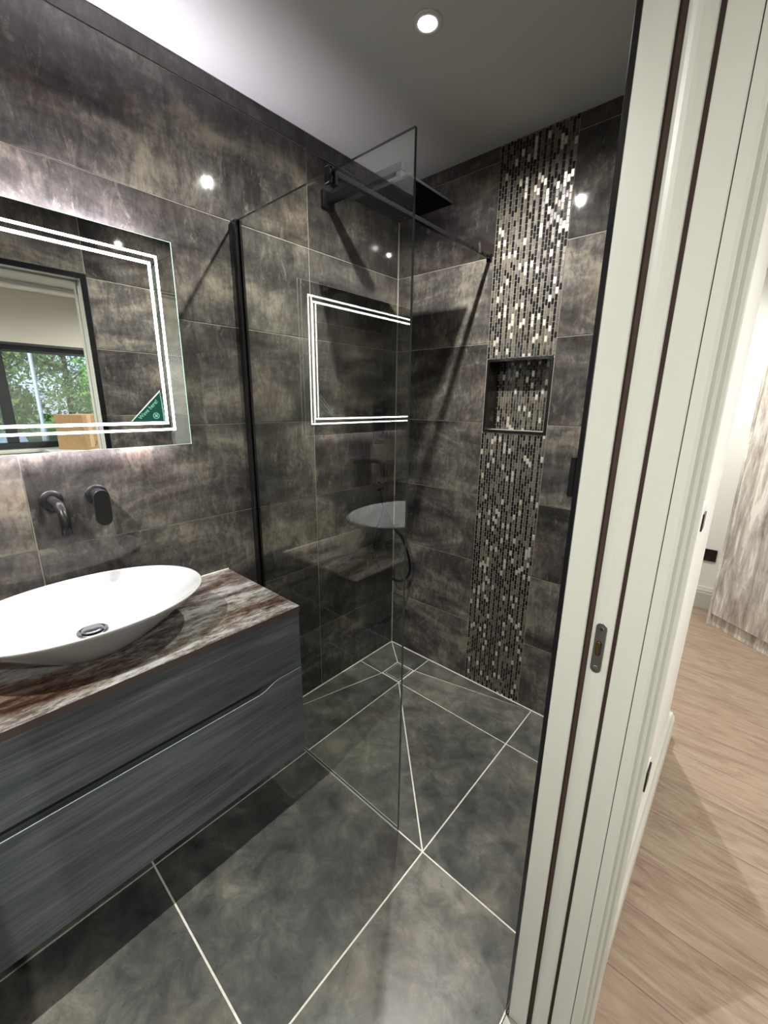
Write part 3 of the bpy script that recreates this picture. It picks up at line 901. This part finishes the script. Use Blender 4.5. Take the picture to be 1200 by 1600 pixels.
# ---- shower screen
GY, GX1, GT = -.870, .776, .008
ss = empty('shower_screen', (0, GY, 0), 'tall clear glass shower screen with black wall channel and support bar', 'shower screen')
gp = part(MB().box(.012, GX1, GY-GT/2, GY+GT/2, .003, 2.002), 'glass_pane', [M['glass'], M['gedge']], ss)
for p in gp.data.polygons: p.material_index = 0 if abs(p.normal.y) > .9 else 1
part(MB().box(.0005, .027, GY-.012, GY-GT/2, .001, 2.003, 0, .001).box(.0005, .027, GY+GT/2, GY+.012, .001, 2.003, 0, .001).box(.0005, .012, GY-GT/2, GY+GT/2, .001, 2.003), 'wall_channel', M['blackgloss'], ss)
part(MB().box(.028, GX1, GY-.006, GY-GT/2, .0005, .006).box(.028, GX1, GY+GT/2, GY+.006, .0005, .006), 'floor_seal', pbr('clear_seal', (.50,.51,.48), .2), ss)
BX, BZ = .495, 2.004
part(MB().box(BX-.007, BX+.007, GY+.010, -.006, BZ-.012, BZ+.002, 0, .0015), 'support_bar', M['blackgloss'], ss)
part(MB().box(BX-.010, BX+.010, GY-.016, GY-GT/2, BZ-.034, BZ+.005, 0, .0015).box(BX-.010, BX+.010, GY+GT/2, GY+.016, BZ-.034, BZ+.005, 0, .0015).box(BX-.010, BX+.010, GY-.012, GY+.012, 2.0025, BZ+.005), 'glass_clamp', M['blackgloss'], ss)
part(MB().box(BX-.012, BX+.012, -.008, -.0003, BZ-.019, BZ+.009, 0, .0015), 'wall_bracket', M['blackgloss'], ss)

# ---- overhead shower
HX, HY, HZ, HS = .385, -.435, 2.093, .123
sh = empty('overhead_shower', (0, -.452, 2.19), 'square flat black rain shower head on a wall arm', 'shower head')
part(MB().box(.0003, .014, -.484, -.422, 2.160, 2.222, 0, .002), 'wall_plate', M['dead'], sh)
part(MB().box(.014, HX+.012, -.466, -.440, 2.178, 2.204, 0, .002), 'arm', M['dead'], sh)
part(MB().box(HX-.012, HX+.012, -.466, -.440, 2.125, 2.178, 0, .002), 'arm_drop', M['dead'], sh)
Mh = Matrix.Translation((HX, -.453, 0))
part(MB().lathe([(.020,2.103),(.020,2.118),(.013,2.125),(.010,2.126)], Mh, 24), 'swivel_joint', M['dead'], sh)
hd = part(MB().box(HX-HS, HX+HS, HY-HS, HY+HS, HZ, HZ+.010, 0, .0015), 'head_plate', M['dead'], sh)
mb = MB()
for i in range(9):
    for j in range(9):
        cx, cy = HX-.096+.024*i, HY-.096+.024*j
        Mn = Matrix.Translation((cx, cy, HZ)) @ Matrix.Rotation(PI, 4, 'X')
        mb.lathe([(.003,-.0002),(.0022,.002)], Mn, 6)
tag(part(mb, 'nozzles', M['rubber'], hd), kind='stuff')

# ---- shower valve and hand shower in the corner
vv = empty('shower_valve', (0, -.135, 1.30), 'black thermostatic shower valve plate in the shaded shower corner', 'shower valve')
part(MB().box(.0003, .008, -.178, -.092, 1.205, 1.425, 0, .002), 'valve_plate', M['black'], vv)
for z in (1.375, 1.255):
    k = part(xform_lathe([(.024,.008),(.0245,.012),(.0225,.040),(.021,.042)], (0,-.135,z), 24), 'knob', M['black'], vv)
    part(MB().box(.041, .060, -.139, -.131, z-.006, z+.022, 0, .001), 'knob_lever', M['black'], k)
hs = empty('hand_shower', (0, -.135, .98), 'black stick hand shower with a hanging looped hose', 'hand shower')
part(xform_lathe([(.024,0),(.0245,.004),(.0235,.008),(.013,.008),(.013,.050),(.012,.052)], (.0003,-.135,.985), 24), 'wall_outlet', M['black'], hs)
part(MB().tube([(.030,-.135,.985),(.030,-.135,.945),(.031,-.135,.930)], [.009,.009,.008], 14), 'outlet_elbow', M['black'], hs)
part(MB().tube([(.066,-.150,.905),(.064,-.148,.93),(.060,-.143,.985),(.057,-.140,1.06),(.056,-.139,1.115)], [.007,.0095,.011,.0118,.0112], 16), 'handset', M['black'], hs)
raw = [(.066,-.150,.905),(.062,-.168,.85),(.052,-.196,.775),(.060,-.228,.684),(.080,-.194,.553),(.110,-.124,.484),(.130,-.076,.467),(.157,-.046,.511),(.152,-.049,.604),(.120,-.074,.712),(.098,-.108,.765),(.060,-.130,.85),(.033,-.135,.90),(.031,-.135,.935)]
def catmull(P, m=8):
    P = [Vector(p) for p in P]; out = []
    for i in range(len(P)-1):
        p0 = P[max(i-1,0)]; p1 = P[i]; p2 = P[i+1]; p3 = P[min(i+2,len(P)-1)]
        for k in range(m):
            t = k/m
            out.append(.5*((2*p1)+(p2-p0)*t+(2*p0-5*p1+4*p2-p3)*t*t+(3*p1-p0-3*p2+p3)*t**3))
    out.append(P[-1]); return out
part(MB().tube(catmull(raw), .0072, 12), 'hose', M['rubber'], hs)

# ---- floor drain
dn = empty('shower_drain', ((DX0+DX1)/2, (DY0+DY1)/2, 0), 'square tile insert shower drain with a pale metal rim', 'drain')
a0, a1, b0, b1 = DX0+.003, DX1-.003, DY0+.003, DY1-.003
part(MB().box(a0, a1, b0, b1, -.0019, -.0012), 'gap', M['dark'], dn)
def rimbox(a0, a1, b0, b1, w, z0, z1):
    return MB().box(a0, a1, b0, b0+w, z0, z1).box(a0, a1, b1-w, b1, z0, z1).box(a0, a0+w, b0+w, b1-w, z0, z1).box(a1-w, a1, b0+w, b1-w, z0, z1)
part(rimbox(a0, a1, b0, b1, .0022, -.0012, .0012), 'outer_rim', M['caulk'], dn)
part(rimbox(a0+.010, a1-.010, b0+.010, b1-.010, .0024, -.0012, .0012), 'inner_rim', pbr('pale_metal_rim', (.62,.62,.58), .3, .4), dn)
part(MB().box(a0+.0125, a1-.0125, b0+.0125, b1-.0125, -.0012, .0006, 0, .0003), 'tile_insert', M['ftile'], dn)

# ================================================================== BEDROOM
# light switch and low socket on the near wall
sw = empty('light_switch', (WB, -.47, 1.09), 'white light switch plate on the bedroom wall beside the architrave', 'light switch')
part(MB().box(WB+.0003, WB+.010, -.513, -.427, 1.095, 1.185, 0, .003), 'plate', M['plastic'], sw)
part(MB().box(WB+.010, WB+.0135, -.495, -.445, 1.118, 1.162, 0, .001), 'rocker', M['socket'], sw)
so = empty('wall_socket', (WB, -.51, .34), 'dark wall socket low on the wall above the near skirting', 'socket')
part(MB().box(WB+.0003, WB+.009, -.545, -.475, .345, .431, 0, .002), 'plate', M['plastic'], so)
part(MB().box(WB+.009, WB+.014, -.538, -.482, .355, .421, 0, .002), 'insert', M['socket'], so)
sf = empty('wall_socket', (1.345, YFAR, .355), 'black double socket on the far bedroom wall beside the wardrobe', 'socket')
part(MB().box(1.270, 1.388, YFAR-.010, YFAR-.0003, .352, .438, 0, .002), 'plate', M['socket'], sf)
for x in (1.300, 1.358):
    part(MB().box(x-.012, x+.012, YFAR-.0125, YFAR-.010, .410, .426, 0, .001), 'rocker', M['dark'], sf)
    part(MB().box(x-.0025, x+.0025, YFAR-.0105, YFAR-.010, .388, .398), 'pin_slot', M['dark'], sf)
# wardrobe standing at an angle
wd = empty('wardrobe', (1.415, 1.60, 0), 'weathered grey wood wardrobe with a recessed plinth beside the far wall', 'wardrobe')
wd.rotation_euler = (0, 0, math.atan2(-.245, .30))
WL, WDp, WH = .85, .55, 2.28
MB().box(.018, WL-.018, .02, .25, 0, .085, 0, .002).build('plinth', M['ward'], wd)
MB().box(0, .018, 0, .26, 0, WH, 0, .001).build('side_panel', M['ward'], wd)
MB().box(WL-.018, WL, 0, .26, 0, WH, 0, .001).build('side_panel', M['ward'], wd)
MB().box(.018, WL-.018, .004, .26, WH-.018, WH, 0, .001).build('top_panel', M['ward'], wd)
MB().box(.0195, WL/2-.001, 0, .020, .088, WH-.02, 0, .001).build('door', M['ward'], wd)
MB().box(WL/2+.001, WL-.0195, 0, .020, .088, WH-.02, 0, .001).build('door', M['ward'], wd)
# roller blind
rb = empty('roller_blind', (XWIN-.05, -1.425, 2.33), 'cream roller blind half lowered over the bedroom window', 'blind')
part(MB().tube([(XWIN-.05, WY0-.02, 2.335), (XWIN-.05, WY1+.02, 2.335)], .022, 20), 'roller', M['plastic'], rb)
part(MB().box(XWIN-.0285, XWIN-.0275, WY0, WY1, 1.885, 2.335), 'fabric', M['blind'], rb)
part(MB().box(XWIN-.036, XWIN-.020, WY0, WY1, 1.862, 1.885, 0, .003), 'hem_bar', M['frame'], rb)
# cardboard box on the sill
cb = empty('cardboard_box', (XWIN-.24, -.64, WZ0), 'brown cardboard box on the bedroom windowsill reflected in the mirror', 'box')
cb.rotation_euler = (0, 0, math.radians(-40))
struct(MB().box(XWIN-.46, XWIN-.101, -.95, -.30, 0, WZ0-.0005, 0, .004).build('window_ledge', M['satin']), 'white boxed ledge under the bedroom window', 'ledge')
MB().box(-.13, .13, -.17, .17, 0, .31, 0, .002).build('carton', M['card'], cb)
MB().box(-.131, -.1302, -.115, -.065, .02, .31).build('tape', M['cardtape'], cb)
MB().box(-.13, .13, -.115, -.065, .3102, .311).build('tape', M['cardtape'], cb)
def box_text(txt, size, y, z):
    mw = Matrix(((0,0,-1,-.1306),(-1,0,0,y),(0,1,0,z),(0,0,0,1)))
    cu = bpy.data.curves.new('lettering', 'FONT'); cu.body = txt; cu.size = size; cu.extrude = .0001
    to = bpy.data.objects.new('lettering_tmp', cu); COL.objects.link(to)
    bpy.context.view_layer.update()
    me = bpy.data.meshes.new_from_object(to.evaluated_get(bpy.context.evaluated_depsgraph_get()))
    bpy.data.objects.remove(to); bpy.data.curves.remove(cu)
    me.materials.clear(); me.materials.append(M['ink']); me.transform(mw)
    link('lettering', me, cb)
box_text('UP', .065, -.03, .03)

# ================================================================== OUTSIDE
GZ = -.35
gd = struct(MB().box(XWIN+.2, 60, -40, 40, GZ-.1, GZ).build('ground', M['asphalt']), 'grey asphalt parking area outside the window', 'ground')
struct(MB().box(17, 60, -40, 40, GZ, GZ+.05).build('verge', M['grass']), 'grass verge under the trees outside', 'grass')
def tree(x, y, h, r, mat, label, nleaf=9000, seed=0):
    rnd = random.Random(seed)
    t = empty('tree', (x, y, GZ+.02), label, 'tree', 'trees outside the window')
    mb = MB()
    mb.tube([(0,0,0),(.05,.03,h*.25),(-.04,.05,h*.55),(.02,0,h*.8)], [.17,.14,.09,.03], 10)
    for k in range(7):
        a = rnd.random()*2*PI; z = h*(.25+.07*k)
        mb.tube([(0,0,z),(r*.4*math.cos(a), r*.4*math.sin(a), z+h*.10),(r*.7*math.cos(a), r*.7*math.sin(a), z+h*.16)], [.06,.04,.015], 6)
    mb.build('trunk', M['bark'], t)
    mb = MB(); blobs = []
    for k in range(60):
        a = rnd.random()*2*PI; zz = rnd.random(); rr = r*math.sqrt(rnd.random())*(.35+.65*math.sin(PI*(.15+.8*zz)))
        blobs.append((rr*math.cos(a), rr*math.sin(a), h*(.10+.86*zz), r*(.22+.2*rnd.random())))
    for k in range(nleaf):
        bx, by, bz, br = blobs[k % len(blobs)]
        d = Vector((rnd.gauss(0,1), rnd.gauss(0,1), rnd.gauss(0,1))).normalized() * br * rnd.random()**.4
        c = Vector((bx, by, bz)) + d
        u = Vector((rnd.gauss(0,1), rnd.gauss(0,1), rnd.gauss(0,1))).normalized()
        w = u.orthogonal().normalized(); s = .085+.085*rnd.random()
        mb.add([c-u*s, c+w*s*.45, c+u*s, c-w*s*.45], [(0,1,2,3)])
    tag(mb.build('foliage', mat, t), kind='stuff')
    return t
tree(20.0, 5.6, 7.6, 2.6, M['leaf1'], 'bright green bushy tree at the right of the mirrored window', 11000, 3)
tree(21.5, 11.6, 8.4, 2.9, M['leaf1'], 'green tree beyond the bright bushy one outside', 7000, 5)
tree(20.6, .1, 7.8, 2.4, M['leaf2'], 'olive green tree behind the lamp post outside', 10000, 8)
tree(20.5, -5.6, 8.8, 2.7, M['leaf2'], 'tall olive green tree left of the lamp post outside', 8000, 12)
tree(28.0, -3.2, 9.6, 3.2, M['leaf1'], 'far green tree at the left of the mirrored window', 7000, 15)
tree(28.0, 4.6, 10.0, 3.3, M['leaf2'], 'tallest olive tree in the back row outside', 8000, 21)
lpst = empty('lamp_post', (14.6, .95, GZ), 'pale galvanised lamp post outside the window', 'lamp post')
MB().tube([(0,0,0),(0,0,.9),(0,0,.95),(0,0,6.2)], [.085,.085,.055,.045], 14).build('pole', M['galv'], lpst)
MB().tube([(0,0,6.15),(-.2,0,6.35),(-.8,0,6.45)], [.03,.028,.025], 10).build('arm', M['galv'], lpst)
MB().box(-1.25, -.75, -.11, .11, 6.40, 6.50, 0, .03).build('lantern', M['lampglass'], lpst)
def car(x, y, rz, paint, label):
    c = empty('car', (x, y, GZ), label, 'car', 'parked cars outside')
    c.rotation_euler = (0, 0, rz)
    L2, w = 2.05, .86
    body = [(-L2,.30),(L2,.30),(L2+.03,.55),(L2-.05,.78),(L2-.95,.92),(-L2+.25,.95),(-L2,.80),(-L2-.03,.5)]
    def side(mb, outline, y0, y1, inw=0.0):
        n = len(outline)
        mb.add([(a,y0+inw*(1 if b > .9 else 0),b) for a,b in outline]+[(a,y1-inw*(1 if b > .9 else 0),b) for a,b in outline], [tuple(range(n)), tuple(range(n,2*n))[::-1]]+[((i+1)%n,i,n+i,n+(i+1)%n) for i in range(n)])
        return mb
    side(MB(), body, -w, w, .04).build('body', paint, c)
    cab = [(-L2+.25,.93),(L2-1.0,.91),(L2-1.65,1.40),(-L2+.95,1.44),(-L2+.5,1.30)]
    n = len(cab); mb = MB(); tw = lambda z: w-.05-(z-.9)*.3
    mb.add([(a,-tw(b),b) for a,b in cab]+[(a,tw(b),b) for a,b in cab], [tuple(range(n)), tuple(range(n,2*n))[::-1]]+[((i+1)%n,i,n+i,n+(i+1)%n) for i in range(n)])
    mb.build('windows', M['carglass'], c)
    side(MB(), [(L2-1.68,1.39),(L2-1.60,1.42),(-L2+.95,1.475),(-L2+.48,1.33),(-L2+.52,1.30),(-L2+.95,1.43)], -w+.2, w-.2).build('roof', paint, c)
    for sx_ in (-1.25, 1.3):
        for sy_ in (-1, 1):
            MB().lathe([(.18,-.10),(.30,-.10),(.32,-.07),(.32,.07),(.30,.10),(.18,.10)], Matrix.Translation((sx_, sy_*(w-.06), .32)) @ Matrix.Rotation(PI/2, 4, 'X'), 20).build('wheel', M['tyre'], c)
    return c
car(13.0, 3.6, math.radians(80), M['carsilver'], 'silver car parked at the right outside the window')
car(14.4, -1.6, math.radians(95), M['carblue'], 'pale blue car parked left of the lamp post outside')
